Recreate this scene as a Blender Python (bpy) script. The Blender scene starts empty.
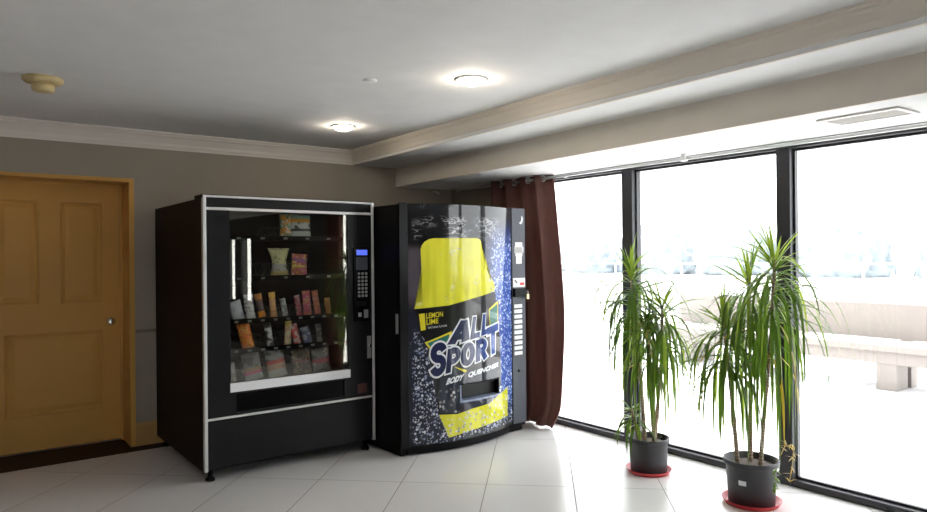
import bpy, bmesh, math, random
from mathutils import Vector, Matrix, noise as mnoise
random.seed(7)
SC = bpy.context.scene
COL = SC.collection
PI = math.pi

# ------------------------------------------------------------------ materials
class NT:
    """tiny helper around a node tree"""
    def __init__(s, name):
        s.m = bpy.data.materials.new(name); s.m.use_nodes = True
        s.t = s.m.node_tree; s.t.nodes.clear()
        s.out = s.t.nodes.new('ShaderNodeOutputMaterial')
    def n(s, typ, **kw):
        nd = s.t.nodes.new(typ)
        for k, v in kw.items(): setattr(nd, k, v)
        return nd
    def put(s, sock, v):
        if isinstance(v, bpy.types.NodeSocket): s.t.links.new(v, sock)
        elif v is not None:
            if sock.type == 'RGBA' and len(v) == 3: v = (*v, 1)
            sock.default_value = v
    def math(s, op, a, b=None, c=None, clamp=False):
        nd = s.n('ShaderNodeMath', operation=op, use_clamp=clamp)
        s.put(nd.inputs[0], a)
        if b is not None: s.put(nd.inputs[1], b)
        if c is not None: s.put(nd.inputs[2], c)
        return nd.outputs[0]
    def smooth(s, x, a, b):
        nd = s.n('ShaderNodeMapRange', interpolation_type='SMOOTHSTEP')
        s.put(nd.inputs[0], x); nd.inputs[1].default_value = a; nd.inputs[2].default_value = b
        nd.inputs[3].default_value = 0; nd.inputs[4].default_value = 1
        return nd.outputs[0]
    def mix(s, f, a, b):
        nd = s.n('ShaderNodeMix', data_type='RGBA')
        s.put(nd.inputs[0], f); s.put(nd.inputs[6], a); s.put(nd.inputs[7], b)
        return nd.outputs[2]
    def obj(s):
        return s.n('ShaderNodeTexCoord').outputs['Object']
    def sep(s, v):
        nd = s.n('ShaderNodeSeparateXYZ'); s.put(nd.inputs[0], v); return nd.outputs
    def scale(s, v, sc):
        nd = s.n('ShaderNodeMapping'); s.put(nd.inputs[0], v); nd.inputs['Scale'].default_value = sc
        return nd.outputs[0]
    def noise(s, v, sc, det=3, rough=.5):
        nd = s.n('ShaderNodeTexNoise'); s.put(nd.inputs['Vector'], v)
        nd.inputs['Scale'].default_value = sc; nd.inputs['Detail'].default_value = det
        nd.inputs['Roughness'].default_value = rough
        return nd.outputs['Fac']
    def voro(s, v, sc):
        nd = s.n('ShaderNodeTexVoronoi'); s.put(nd.inputs['Vector'], v); nd.inputs['Scale'].default_value = sc
        return nd.outputs
    def bsdf(s, col, rough=.5, metal=0, spec=.5, coat=0.0, emit=None, estr=0, bump=None, bstr=.1):
        b = s.n('ShaderNodeBsdfPrincipled')
        s.put(b.inputs['Base Color'], col); s.put(b.inputs['Roughness'], rough)
        b.inputs['Metallic'].default_value = metal; b.inputs['Specular IOR Level'].default_value = spec
        b.inputs['Coat Weight'].default_value = coat; b.inputs['Coat Roughness'].default_value = .03
        if emit: s.put(b.inputs['Emission Color'], emit); b.inputs['Emission Strength'].default_value = estr
        if bump is not None:
            bm = s.n('ShaderNodeBump'); bm.inputs['Strength'].default_value = bstr
            bm.inputs['Distance'].default_value = .01
            s.put(bm.inputs['Height'], bump); s.t.links.new(bm.outputs[0], b.inputs['Normal'])
        return b.outputs[0]
    def done(s, sh):
        s.t.links.new(sh, s.out.inputs[0]); return s.m

def flat(name, col, rough=.5, metal=0, spec=.5, coat=0, var=.06, vs=6, emit=None, estr=0, bump=0, bscale=200):
    """a plain surface with slight procedural colour variation"""
    t = NT(name); v = t.obj()
    f = t.noise(v, vs)
    lo = tuple(c*(1-var) for c in col); hi = tuple(min(1, c*(1+var)) for c in col)
    bp = t.noise(v, bscale, 2) if bump else None
    return t.done(t.bsdf(t.mix(f, lo, hi), rough, metal, spec, coat, emit, estr, bp, bump))

M = {}
M['wall'] = flat('wall_paint', (.33, .285, .23), .75, bump=.05)
M['ceil'] = flat('ceiling_paint', (.82, .82, .82), .8, bump=.04)
M['fascia'] = flat('cream_paint', (.75, .69, .61), .6)
M['crown'] = flat('crown_paint', (.74, .68, .62), .5)
M['gold'] = flat('tan_door_paint', (.62, .335, .085), .42, var=.08, spec=.3, vs=3)
M['basegold'] = flat('tan_baseboard', (.46, .27, .09), .5)
M['darktile'] = flat('dark_border_tile', (.018, .010, .009), .5, spec=.2)
M['rail'] = flat('rail_paint', (.20, .165, .13), .5)
M['black'] = flat('black_metal', (.0045, .0045, .005), .5, spec=.12)
M['blackgloss'] = flat('black_gloss', (.004, .004, .005), .25, spec=.1)
M['char'] = flat('charcoal_panel', (.008, .0085, .010), .36, spec=.25, coat=0)
M['cavity'] = flat('cavity_black', (.006, .006, .007), .6)
M['silver'] = flat('silver_trim', (.74, .74, .74), .38, metal=.6)
M['steel'] = flat('steel', (.6, .6, .6), .3, metal=.9)
M['coilwire'] = flat('coil_wire', (.12, .12, .12), .4, metal=.6)
M['chrome'] = flat('chrome', (.8, .8, .8), .12, metal=1)
M['whitebar'] = flat('white_bar', (.86, .87, .90), .4)
M['tag'] = flat('price_tag', (.26, .26, .25), .5)
M['key'] = flat('keypad_key', (.33, .34, .35), .4)
M['lcd'] = flat('display', (.05, .07, .4), .2, emit=(.10, .16, .9), estr=.8)
M['greypanel'] = flat('grey_coin_panel', (.075, .082, .10), .4, spec=.3)
M['sticker'] = flat('white_sticker', (.80, .80, .80), .5)
M['red'] = flat('red_print', (.6, .05, .04), .5)
M['brass'] = flat('brass', (.7, .55, .3), .3, metal=.8)
M['frame'] = flat('dark_window_frame', (.028, .028, .033), .4)
M['rod'] = flat('rod_metal', (.72, .72, .72), .3, metal=.3)
M['ivory'] = flat('ivory_plastic', (.66, .52, .27), .5)
M['whitep'] = flat('white_plastic', (.8, .8, .78), .4)
M['vent'] = flat('vent_paint', (.74, .71, .68), .5)
M['ventdark'] = flat('vent_slot', (.23, .2, .19), .6)
M['pot'] = flat('pot_plastic', (.04, .042, .047), .5)
M['saucer'] = flat('red_saucer', (.60, .035, .045), .4)
M['bench'] = flat('bench_paint', (.25, .222, .205), .7)
M['patio'] = None
M['lens'] = flat('lamp_lens', (1, .95, .85), .4, emit=(1, .86, .66), estr=30)
M['cup'] = flat('maroon_cup', (.08, .03, .028), .4)

t = NT('soil'); v = t.obj(); f = t.noise(v, 90, 4)
M['soil'] = t.done(t.bsdf(t.mix(f, (.02, .013, .01), (.25, .2, .17)), .9, bump=f, bstr=.8))

t = NT('cane_bark'); v = t.obj(); z = t.sep(v)[2]
rg = t.math('PINGPONG', z, .009); f = t.math('MULTIPLY', rg, 110)
M['cane'] = t.done(t.bsdf(t.mix(f, (.30, .21, .15), (.52, .40, .29)), .8, bump=f, bstr=.3))

def leafmat(name, dark, light, trans):
    t = NT(name); v = t.obj(); f = t.noise(v, 7, 2)
    c = t.mix(t.smooth(f, .3, .7), dark, light)
    b = t.bsdf(c, .35, spec=.5)
    tr = t.n('ShaderNodeBsdfTranslucent'); t.put(tr.inputs[0], trans)
    mx = t.n('ShaderNodeMixShader'); mx.inputs[0].default_value = .25
    t.t.links.new(b, mx.inputs[1]); t.t.links.new(tr.outputs[0], mx.inputs[2])
    return t.done(mx.outputs[0])
M['leaf'] = leafmat('leaf_green', (.018, .050, .010), (.055, .125, .020), (.22, .40, .025))
M['leaflime'] = leafmat('leaf_lime', (.12, .22, .02), (.22, .34, .04), (.50, .66, .06))
M['leafy'] = leafmat('leaf_yellow', (.5, .36, .02), (.65, .5, .05), (.7, .5, .03))
M['leafdry'] = leafmat('leaf_dry', (.5, .36, .12), (.62, .5, .2), (.5, .4, .12))
M['vine'] = leafmat('vine_green', (.08, .18, .02), (.2, .33, .05), (.4, .55, .05))

t = NT('curtain_cloth'); v = t.obj(); f = t.noise(t.scale(v, (60, 60, 4)), 3, 3)
c = t.mix(f, (.115, .052, .042), (.215, .10, .083))
b = t.bsdf(c, .7, spec=.25)
tr = t.n('ShaderNodeBsdfTranslucent'); t.put(tr.inputs[0], (.34, .19, .16))
mx = t.n('ShaderNodeMixShader'); mx.inputs[0].default_value = .20
t.t.links.new(b, mx.inputs[1]); t.t.links.new(tr.outputs[0], mx.inputs[2])
M['curtain'] = t.done(mx.outputs[0])

# floor tiles, laid diagonally
t = NT('floor_tile'); v = t.obj(); X, Y, Z = t.sep(v)[:3]
a = t.math('ADD', t.math('MULTIPLY', X, .728), t.math('MULTIPLY', Y, -.685))
d = t.math('ADD', t.math('MULTIPLY', X, .685), t.math('MULTIPLY', Y, .728))
def grout(q, off, sp, w):
    fr = t.math('FRACT', t.math('DIVIDE', t.math('SUBTRACT', q, off), sp))
    dd = t.math('MULTIPLY', t.math('ABSOLUTE', t.math('SUBTRACT', fr, .5)), sp)   # 0 centre .. sp/2 edge
    return t.smooth(dd, sp/2 - w, sp/2 - w*.4)
g = t.math('MAXIMUM', grout(a, -.345, .527, .0045), grout(d, 4.18, 1.06, .0045))
ia = t.math('FLOOR', t.math('DIVIDE', t.math('SUBTRACT', a, -.345), .527))
idd = t.math('FLOOR', t.math('DIVIDE', t.math('SUBTRACT', d, 4.18), 1.06))
cv = t.n('ShaderNodeCombineXYZ'); t.put(cv.inputs[0], ia); t.put(cv.inputs[1], idd)
wn = t.n('ShaderNodeTexWhiteNoise'); t.t.links.new(cv.outputs[0], wn.inputs[0])
base = t.mix(wn.outputs[0], (.80, .785, .785), (.84, .825, .825))
base = t.mix(t.math('MULTIPLY', t.noise(v, 5, 5), .35), base, (.70, .68, .67))
colr = t.mix(g, base, (.27, .25, .24))
M['floor'] = t.done(t.bsdf(colr, t.math('ADD', .24, t.math('MULTIPLY', g, .4)), spec=.5, bump=t.math('SUBTRACT', 1, g), bstr=.15))

t = NT('patio_paving'); v = t.obj(); X, Y, Z = t.sep(v)[:3]
def joint(q, sp, w):
    fr = t.math('FRACT', t.math('DIVIDE', q, sp))
    return t.smooth(t.math('ABSOLUTE', t.math('SUBTRACT', fr, .5)), .5 - w, .5 - w*.4)
g = t.math('MAXIMUM', joint(X, 1.1, .008), joint(Y, 1.1, .008))
c = t.mix(t.noise(v, 3, 5), (.42, .42, .43), (.56, .56, .57))
M['patio'] = t.done(t.bsdf(t.mix(g, c, (.3, .3, .3)), .8))

t = NT('window_glass')
tr = t.n('ShaderNodeBsdfTransparent'); t.put(tr.inputs[0], (.97, .98, .98))
gl = t.n('ShaderNodeBsdfGlossy'); gl.inputs['Roughness'].default_value = .0
mx = t.n('ShaderNodeMixShader'); mx.inputs[0].default_value = .06
t.t.links.new(tr.outputs[0], mx.inputs[1]); t.t.links.new(gl.outputs[0], mx.inputs[2])
M['glass'] = t.done(mx.outputs[0])
t = NT('machine_glass')
tr = t.n('ShaderNodeBsdfTransparent'); t.put(tr.inputs[0], (.93, .94, .93))
gl = t.n('ShaderNodeBsdfGlossy'); gl.inputs['Roughness'].default_value = .0
t.put(gl.inputs[0], (1, .96, .86))
mx = t.n('ShaderNodeMixShader'); mx.inputs[0].default_value = .11
t.t.links.new(tr.outputs[0], mx.inputs[1]); t.t.links.new(gl.outputs[0], mx.inputs[2])
M['mglass'] = t.done(mx.outputs[0])

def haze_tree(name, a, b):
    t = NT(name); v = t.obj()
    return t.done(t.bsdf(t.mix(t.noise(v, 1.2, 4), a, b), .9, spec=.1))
M['tree'] = haze_tree('hazed_far_tree', (.215, .245, .265), (.25, .28, .295))  # distance haze put into the crown colour as pale blue-grey
M['trunk'] = flat('far_trunk', (.42, .42, .42), .9)
M['parapet'] = flat('parapet_paint', (.62, .61, .60), .8)

# ------------------------------------------------------------------ mesh helper
class MB:
    def __init__(s): s.bm = bmesh.new(); s.mats = []
    def mi(s, m):
        m = M[m] if isinstance(m, str) else m
        if m not in s.mats: s.mats.append(m)
        return s.mats.index(m)
    def _faces(s, vs, fs, m, smooth=False):
        k = s.mi(m); V = [s.bm.verts.new(v) for v in vs]
        for f in fs:
            try:
                fc = s.bm.faces.new([V[i] for i in f]); fc.material_index = k; fc.smooth = smooth
            except ValueError: pass
        return V
    def box(s, x0, x1, y0, y1, z0, z1, m, bev=0):
        b = bmesh.new(); bmesh.ops.create_cube(b, size=1)
        for v in b.verts:
            v.co = Vector((x0 + (v.co.x+.5)*(x1-x0), y0 + (v.co.y+.5)*(y1-y0), z0 + (v.co.z+.5)*(z1-z0)))
        if bev: bmesh.ops.bevel(b, geom=b.edges[:], offset=bev, segments=2, affect='EDGES', profile=.6)
        s.add(b, m); return s
    def add(s, b, m, smooth=False, mat=None):
        if mat is not None: b.transform(mat)
        b.verts.index_update()
        s._faces([v.co.copy() for v in b.verts], [[v.index for v in f.verts] for f in b.faces], m, smooth)
        b.free(); return s
    def prism(s, pts, p0, p1, m, smooth=False):
        """polygon pts list of 3D at end A, list at end B"""
        n = len(pts)
        A = [Vector(p) + Vector(p0) for p in pts]; B = [Vector(p) + Vector(p1) for p in pts]
        return s.loft([A, B], m, True, True, smooth)
    def loft(s, rings, m, closed=True, caps=True, smooth=True):
        n = len(rings[0]); vs = [v for r in rings for v in r]; fs = []
        for i in range(len(rings)-1):
            for j in range(n if closed else n-1):
                a = i*n+j; b = i*n+(j+1) % n
                fs.append((a, b, b+n, a+n))
        if caps: fs.append(tuple(range(n))[::-1]); fs.append(tuple((len(rings)-1)*n+j for j in range(n)))
        s._faces(vs, fs, m, smooth); return s
    def lathe(s, prof, c, m, seg=32, axis='Z', smooth=True, caps=True):
        rings = []
        for r, h in prof:
            ring = []
            for k in range(seg):
                a = 2*PI*k/seg
                if axis == 'Z': ring.append(Vector((c[0]+r*math.cos(a), c[1]+r*math.sin(a), c[2]+h)))
                elif axis == 'Y': ring.append(Vector((c[0]+r*math.cos(a), c[1]+h, c[2]+r*math.sin(a))))
                else: ring.append(Vector((c[0]+h, c[1]+r*math.cos(a), c[2]+r*math.sin(a))))
            rings.append(ring)
        return s.loft(rings, m, True, caps, smooth)
    def tube(s, pts, r, m, seg=8, taper=None):
        pts = [Vector(p) for p in pts]; rings = []
        for i, p in enumerate(pts):
            d = (pts[min(i+1, len(pts)-1)] - pts[max(i-1, 0)]).normalized()
            ref = Vector((0, 0, 1)) if abs(d.z) < .9 else Vector((1, 0, 0))
            a = d.cross(ref).normalized(); b = d.cross(a)
            rr = r if taper is None else r + (taper-r)*i/(len(pts)-1)
            rings.append([p + a*rr*math.cos(2*PI*k/seg) + b*rr*math.sin(2*PI*k/seg) for k in range(seg)])
        return s.loft(rings, m)
    def build(s, name, parent=None, fix=True):
        if fix: bmesh.ops.recalc_face_normals(s.bm, faces=s.bm.faces[:])
        me = bpy.data.meshes.new(name); s.bm.to_mesh(me); s.bm.free()
        for m in s.mats: me.materials.append(m)
        o = bpy.data.objects.new(name, me); COL.objects.link(o)
        if parent: o.parent = parent
        return o

def thing(name, label, cat, loc=(0, 0, 0), rz=0, group=None):
    o = bpy.data.objects.new(name, None); COL.objects.link(o); o.empty_display_size = .1
    o.location = loc; o.rotation_euler = (0, 0, rz)
    return tag(o, label, cat, group)
def tag(o, label, cat, group=None):
    o['label'] = label; o['category'] = cat
    if group: o['group'] = group
    return o
def struct(o):
    o['kind'] = 'structure'; return o
def sempty(name, loc=(0, 0, 0)):
    o = bpy.data.objects.new(name, None); COL.objects.link(o); o.location = loc; return struct(o)

# ------------------------------------------------------------------ the room
YB = 5.57; XW = 4.02; X0 = -3.6; Y0 = -4.2
ZC, Z2, Z3 = 2.36, 2.235, 2.065
ZT = 2.62
DX0, DX1, DH = .075, 1.097, 2.0
x1 = lambda y: 2.925 - .0112*(YB-y)
x2 = lambda y: 3.386 - .0226*(YB-y)

struct(MB().box(X0, XW+.12, Y0, YB+.36, -.12, 0, 'floor').build('floor'))
def skew(mb, xa, xb, z0, m):
    mb.loft([[Vector((xa(y), y, z0)), Vector((xb(y), y, z0)), Vector((xb(y), y, ZT)), Vector((xa(y), y, ZT))] for y in (Y0, YB)], m, smooth=False)
c = MB(); skew(c, lambda y: X0, lambda y: x1(y)-.01, ZC, 'ceil'); skew(c, lambda y: x1(y)-.01, lambda y: x2(y), Z2, 'ceil')
skew(c, lambda y: x2(y), lambda y: XW+.14, Z3, 'ceil')
struct(c.build('ceiling'))
# painted beam face between the middle ceiling and the window soffit
f = MB(); f.loft([[Vector((x2(y)-.012, y, Z3-.004)), Vector((x2(y)+.012, y, Z3-.004)), Vector((x2(y)+.012, y, Z2+.01)), Vector((x2(y)-.012, y, Z2+.01))] for y in (Y0, YB)], 'fascia', smooth=False)
struct(f.build('trim_3'))
# crown mouldings
prof = [(0, 0), (.012, 0), (.016, .018), (.022, .022), (.024, .045), (.048, .085), (.060, .096), (.062, .108), (.075, .112), (.075, .126), (0, .126)]
cm = MB(); cm.loft([[Vector((x, YB-p, Z2+h)) for p, h in prof] for x in (X0, x1(YB)-.01)], 'crown', smooth=False)
struct(cm.build('trim_1'))
prof2 = [(-.012, -.003), (.008, -.003), (.010, .02), (.016, .024), (.020, .05), (.034, .088), (.044, .096), (.046, .108), (.054, .112), (.054, .126), (-.012, .126)]
cm = MB(); cm.loft([[Vector((x1(y)-p, y, Z2+h)) for p, h in prof2] for y in (Y0, YB)], 'fascia', smooth=False)
struct(cm.build('trim_2'))

w = MB()
w.box(X0, DX0, YB, YB+.36, 0, ZT, 'wall').box(DX1, XW+.12, YB, YB+.36, 0, ZT, 'wall').box(DX0, DX1, YB, YB+.36, DH, ZT, 'wall')
struct(w.build('wall_back'))
struct(MB().box(X0-.12, X0, Y0, YB+.36, 0, ZT, 'wall').build('wall_left'))
ADDED_RW = ((-2.2, -1.4), (-1.2, -.2))  # rear windows added out of view to brighten ceiling, door and machine fronts
w = MB(); w.box(X0-.12, ADDED_RW[0][0], Y0-.12, Y0, 0, ZT, 'wall').box(ADDED_RW[0][1], ADDED_RW[1][0], Y0-.12, Y0, 0, ZT, 'wall').box(ADDED_RW[1][1], XW+.12, Y0-.12, Y0, 0, ZT, 'wall').box(ADDED_RW[0][0], ADDED_RW[0][1], Y0-.12, Y0, 2.1, ZT, 'wall').box(ADDED_RW[1][0], ADDED_RW[1][1], Y0-.12, Y0, 2.1, ZT, 'wall')
struct(w.build('wall_rear'))
for i, (a, b) in enumerate(ADDED_RW):
    e = sempty('window_%d' % (i+7), ((a+b)/2, Y0, 0)); h = (b-a)/2
    fr = MB(); fr.box(-h, -h+.05, -.1, -.02, .0, 2.1, 'frame').box(h-.05, h, -.1, -.02, .0, 2.1, 'frame').box(-h+.05, h-.05, -.1, -.02, 0, .05, 'frame').box(-h+.05, h-.05, -.1, -.02, 2.04, 2.1, 'frame')
    fr.build('frame', e)
    MB().box(-h+.05, h-.05, -.065, -.058, .05, 2.04, 'glass').build('glass', e)
struct(MB().box(X0-14, XW+.12, Y0-20, Y0-.12, -.20, -.02, 'patio').build('patio_ground'))
struct(MB().box(DX0-.2, DX1+.2, YB+.36, YB+.42, -.12, ZT, 'wall').build('door_light_stop'))  # unseen slab added to stop sky light leaking in under the door
w = MB(); s0, s1 = .70, 1.74
SL = ((-3.22, -2.76), (-2.50, -2.04))
M['darkwall'] = flat('dark_wood_wall', (.035, .028, .022), .5)
w.box(XW, XW+.12, Y0, SL[0][0], 0, ZT, 'darkwall').box(XW, XW+.12, SL[0][1], SL[1][0], 0, ZT, 'darkwall').box(XW, XW+.12, SL[1][1], .66, 0, ZT, 'darkwall')
for a, b in SL: w.box(XW, XW+.12, a, b, 0, s0, 'darkwall').box(XW, XW+.12, a, b, s1, ZT, 'darkwall')
w.box(XW, XW+.12, .66, YB, 2.10, ZT, 'wall').box(XW, XW+.12, 4.73, YB, 0, 2.10, 'wall')
struct(w.build('wall_window'))
# storefront panes
FR0, FR1 = XW, XW+.10
spans = ((4.60, 4.73, True), (3.393, 4.50, False), (2.195, 3.295, False), (.75, 2.109, False))
lows = (4.50, 3.295, 2.109, .66)
for i, ((a, b, end), lo) in enumerate(zip(spans, lows)):
    e = sempty('window_%d' % (i+1), (XW, (a+b)/2, 0)); ly = (a+b)/2
    fr = MB()
    def B(y0, y1, z0, z1, bx=0, m='frame'): fr.box(bx, .10, y0-ly, y1-ly, z0, z1, m, .004)
    B(lo, a, 0, 2.10)
    if end: B(b-.03, b, 0, 2.10); b -= .03
    B(a, b, 0, .042); B(a, b, 2.024, 2.10)
    # glazing stops
    for y0_, y1_, z0_, z1_ in ((a, b, .042, .055), (a, b, 2.010, 2.024), (a, a+.012, .055, 2.010), (b-.012, b, .055, 2.010)):
        fr.box(.04, .07, y0_-ly, y1_-ly, z0_, z1_, 'frame')
    fr.build('frame', e)
    MB().box(.050, .056, a-ly, b-ly, .042, 2.024, 'glass').build('glass', e)
for i, (a, b) in enumerate(SL):
    e = sempty('window_%d' % (i+5), (XW, (a+b)/2, s0)); h = (b-a)/2
    fr = MB(); fr.box(.03, .09, -h, -h+.012, 0, s1-s0, 'frame').box(.03, .09, h-.012, h, 0, s1-s0, 'frame').box(.03, .09, -h+.012, h-.012, 0, .012, 'frame').box(.03, .09, -h+.012, h-.012, s1-s0-.012, s1-s0, 'frame')
    fr.build('frame', e)
    MB().box(.055, .06, -h+.012, h-.012, .012, s1-s0-.012, 'glass').build('glass', e)

# door
door = sempty('door_1', ((DX0+DX1)/2, YB+.29, 0)); dx = (DX0+DX1)/2; dy = YB+.29
def L(x): return x-dx
fr = MB()
fr.box(L(DX1-.036), L(DX1), -.29-.006, .05, .002, DH, 'gold', .003)
fr.box(L(DX0), L(DX0+.036), -.29-.006, .05, .002, DH, 'gold', .003)
fr.box(L(DX0+.036), L(DX1-.036), -.29-.006, .05, DH-.028, DH, 'gold', .003)
fr.box(L(DX1-.050), L(DX1-.036), -.03, -.004, .002, DH-.028, 'gold')
fr.box(L(DX0+.036), L(DX1-.036), -.03, -.004, DH-.040, DH-.028, 'gold')
fr.build('frame', door)
lf = MB(); lf.box(L(DX0+.04), L(DX1-.04), 0, .045, .012, DH-.032, 'gold', .002)
lf.build('door_leaf', door)
def raised(x0, x1, z0, z1):
    p = MB(); wd = .022
    # moulding: ridge frame plus bevelled field
    def ring(o, y): return [Vector((L(x0)+o, y, z0+o)), Vector((L(x1)-o, y, z0+o)), Vector((L(x1)-o, y, z1-o)), Vector((L(x0)+o, y, z1-o))]
    p.loft([ring(0, .002), ring(.004, -.010), ring(.012, -.013), ring(.020, -.009), ring(.026, -.0015), ring(.034, -.0015), ring(.06, -.009)], 'gold', True, True, False)
    p.build('panel', door)
raised(.245, .513, 1.07, 1.835); raised(.652, .925, 1.07, 1.83); raised(.30, .93, .262, .862)
kb = MB(); kb.lathe([(.03, 0), (.03, -.006), (.012, -.010), (.012, -.028), (.026, -.038), (.030, -.05), (.026, -.062), (.012, -.068)], (L(.978), 0, .925), 'chrome', 24, 'Y')
kb.build('door_knob', door)

bb = MB(); bprof = [(0, 0), (.016, 0), (.016, .15), (.010, .162), (.004, .175), (0, .175)]
for xa, xb in ((X0, DX0), (DX1, XW)):
    bb.loft([[Vector((x, YB-p, h)) for p, h in bprof] for x in (xa, xb)], 'basegold', smooth=False)
struct(bb.build('baseboard_back'))
rl = MB()
for xa, xb in ((X0, DX0), (DX1, XW)): rl.box(xa, xb, YB-.018, YB, .848, .872, 'rail', .004)
struct(rl.build('trim_4'))
bt = MB(); bt.box(X0, XW-.002, 5.43, YB-.016, .0005, .003, 'darktile').box(DX0+.036, DX1-.036, YB-.016, YB+.285, .0005, .003, 'darktile')
struct(bt.build('trim_5'))

# ------------------------------------------------------------------ ceiling fittings
for i, (x, y, lb) in enumerate(((2.305, 4.54, 'round recessed ceiling light glowing warm, the one nearer the back wall'),
                                (2.272, 2.954, 'round recessed ceiling light glowing warm, the larger one nearer the viewer'))):
    e = thing('downlight', lb, 'ceiling light', (x, y, ZC), 0, 'recessed downlights')
    MB().lathe([(.070, -.001), (.088, -.001), (.090, -.004), (.084, -.008), (.074, -.009), (.070, -.006)], (0, 0, 0), 'whitep', 40).build('trim_ring', e)
    MB().lathe([(.068, -.002), (.068, -.014), (.055, -.026), (.030, -.034), (.002, -.036)], (0, 0, 0), 'lens', 32).build('lens', e)
    ld = bpy.data.lights.new('bulb_light', 'POINT'); ld.energy = 1.7; ld.color = (1, .88, .72); ld.shadow_soft_size = .02
    lo = bpy.data.objects.new('bulb', ld); COL.objects.link(lo); lo.parent = e; lo.location = (0, 0, -.062)
e = thing('smoke_detector', 'yellowed ivory smoke detector on the ceiling above the door', 'smoke detector', (.396, 4.232, ZC), .3)
MB().lathe([(.094, -.0005), (.096, -.012), (.088, -.026), (.06, -.030)], (0, 0, 0), 'ivory', 36).build('base_plate', e)
MB().lathe([(.052, -.030), (.055, -.058), (.050, -.070), (.034, -.074), (.004, -.076)], (0, 0, 0), 'ivory', 32).build('sensor_head', e)
e = tag(MB().lathe([(.038, -.0005), (.038, -.005), (.030, -.009), (.002, -.010)], (0, 0, 0), 'ceil', 28).build('sprinkler_cover'), 'small round off-white cover plate flush on the ceiling between the lights and the smoke detector', 'cover plate')
e.location = (1.832, 3.285, ZC)
# vent in the soffit
e = thing('ceiling_vent', 'long slotted air vent in the white soffit above the right window', 'vent', (3.60, 1.50, Z3))
e.rotation_euler = (0, 0, -.03)
vm = MB()
for a in ((-.115, -.085, -.19, .19), (.085, .115, -.19, .19), (-.085, .085, -.19, -.165), (-.085, .085, .165, .19)): vm.box(a[0], a[1], a[2], a[3], -.010, -.0005, 'vent', .002)
vm.build('frame', e)
MB().box(-.085, .085, -.165, .165, -.002, -.0006, 'ventdark').build('backing', e)
for k in range(7):
    s = MB(); x = -.066+k*.022
    s.prism([(-.004, 0, -.002), (.008, 0, -.009), (.010, 0, -.008), (-.002, 0, -.002)], (x, -.165, 0), (x, .165, 0), 'vent').build('slat', e)
e = tag(MB().tube([(0, -.0005, 0), (0, -.03, 0), (.012, -.042, -.006), (.03, -.044, -.012), (.045, -.04, -.02)], .006, 'whitep').build('wall_hook'), 'small pale hook on the back wall high above the drink machine', 'hook')
e.location = (3.80, YB, 2.035)

# ------------------------------------------------------------------ curtain and rod
RX, RZ = 3.925, 2.035
e = thing('curtain_rod', 'pale metal curtain rod running along the top of the windows', 'curtain rod', (RX, 2.4, RZ))
MB().tube([(0, -2.35, 0), (0, 2.95, 0)], .011, 'rod', 12).build('rod', e)
for y in (2.78,):
    b = MB(); b.box(-.012, .012, y-2.4-.014, y-2.4+.014, .010, Z3-RZ-.0005, 'whitep').box(-.018, .018, y-2.4-.022, y-2.4+.022, -.016, .012, 'whitep', .004); b.build('bracket', e)
b = MB(); b.lathe([(.013, 0), (.017, .01), (.017, .03), (.013, .04)], (0, 3.86-2.4, 0), 'rod', 16, 'Y'); b.build('rod_joint', e)

def curtain(ya, yb, label, seed, gather=0, rings_at=()):
    rnd = random.Random(seed)
    nU, nV = 150, 26; nf = max(3, round((yb-ya)/.17))
    grid = []
    ph = rnd.random()*.3
    for j in range(nV+1):
        v = j/nV; z = RZ+.032 - v*(RZ+.032-.012)
        row = []
        for i in range(nU+1):
            u = i/nU
            g = math.sin(v*PI)**1.0
            # outline of the near (window) edge swells in the middle and tucks in at the foot
            edge = ya - gather*(.163*math.sin(min(1, v/.85)*PI/2) - .10*max(0, (v-.90)/.10)**1.6)
            y = edge + (yb-edge)*u
            am = .056*(1-.2*v)*(.85+.3*math.sin(u*7+seed))
            x = RX + am*math.sin(2*PI*nf*u+ph) + .012*math.sin(2*PI*nf*u*2.0+1.1+v)+ .014*math.sin(5.3*u*PI+3*v+seed)*v - gather*(.03*v+.06*max(0, v-.55)**1.3/.354)*max(0, 1-u*1.6)
            y += .018*math.sin(2*PI*nf*u*2+1.3+v*2)*v + .01*math.sin(9*v+u*20)*v
            row.append(Vector((min(x, 3.985), y, z)))
        grid.append(row)
    mb = MB(); off = Vector((RX, (ya+yb)/2, 0))
    mb.loft([[p-off for p in r] for r in grid], 'curtain', closed=False, caps=False, smooth=True)
    e = thing('curtain', label, 'curtain', off)
    o = mb.build('cloth', e, fix=False)
    md = o.modifiers.new('thick', 'SOLIDIFY'); md.thickness = .004
    for q in range(nf*2):
        u = (q*.5 - ph/(2*PI))/nf
        if u < .01 or u > .99: continue
        y = ya+(yb-ya)*u
        r = MB(); pts = []
        R_, r_ = .024, .0055; ring = []
        tilt = (1 if q % 2 == 0 else -1)*.75
        for k in range(25):
            a = 2*PI*k/24
            pts.append(Vector((math.cos(a)*R_*math.sin(tilt)*.6, math.cos(a)*R_*.8, math.sin(a)*R_)))
        r.tube([p+Vector((0, y-off.y, RZ-off.z)) for p in pts], r_, 'rod', 8)
        r.build('eyelet', e)
    return e
curtain(4.06, 4.78, 'brown floor length eyelet curtain gathered beside the drink machine', 2, 1)
curtain(.80, 1.19, 'brown curtain at the near end of the windows, seen mirrored in the snack machine glass', 5, 0)

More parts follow.
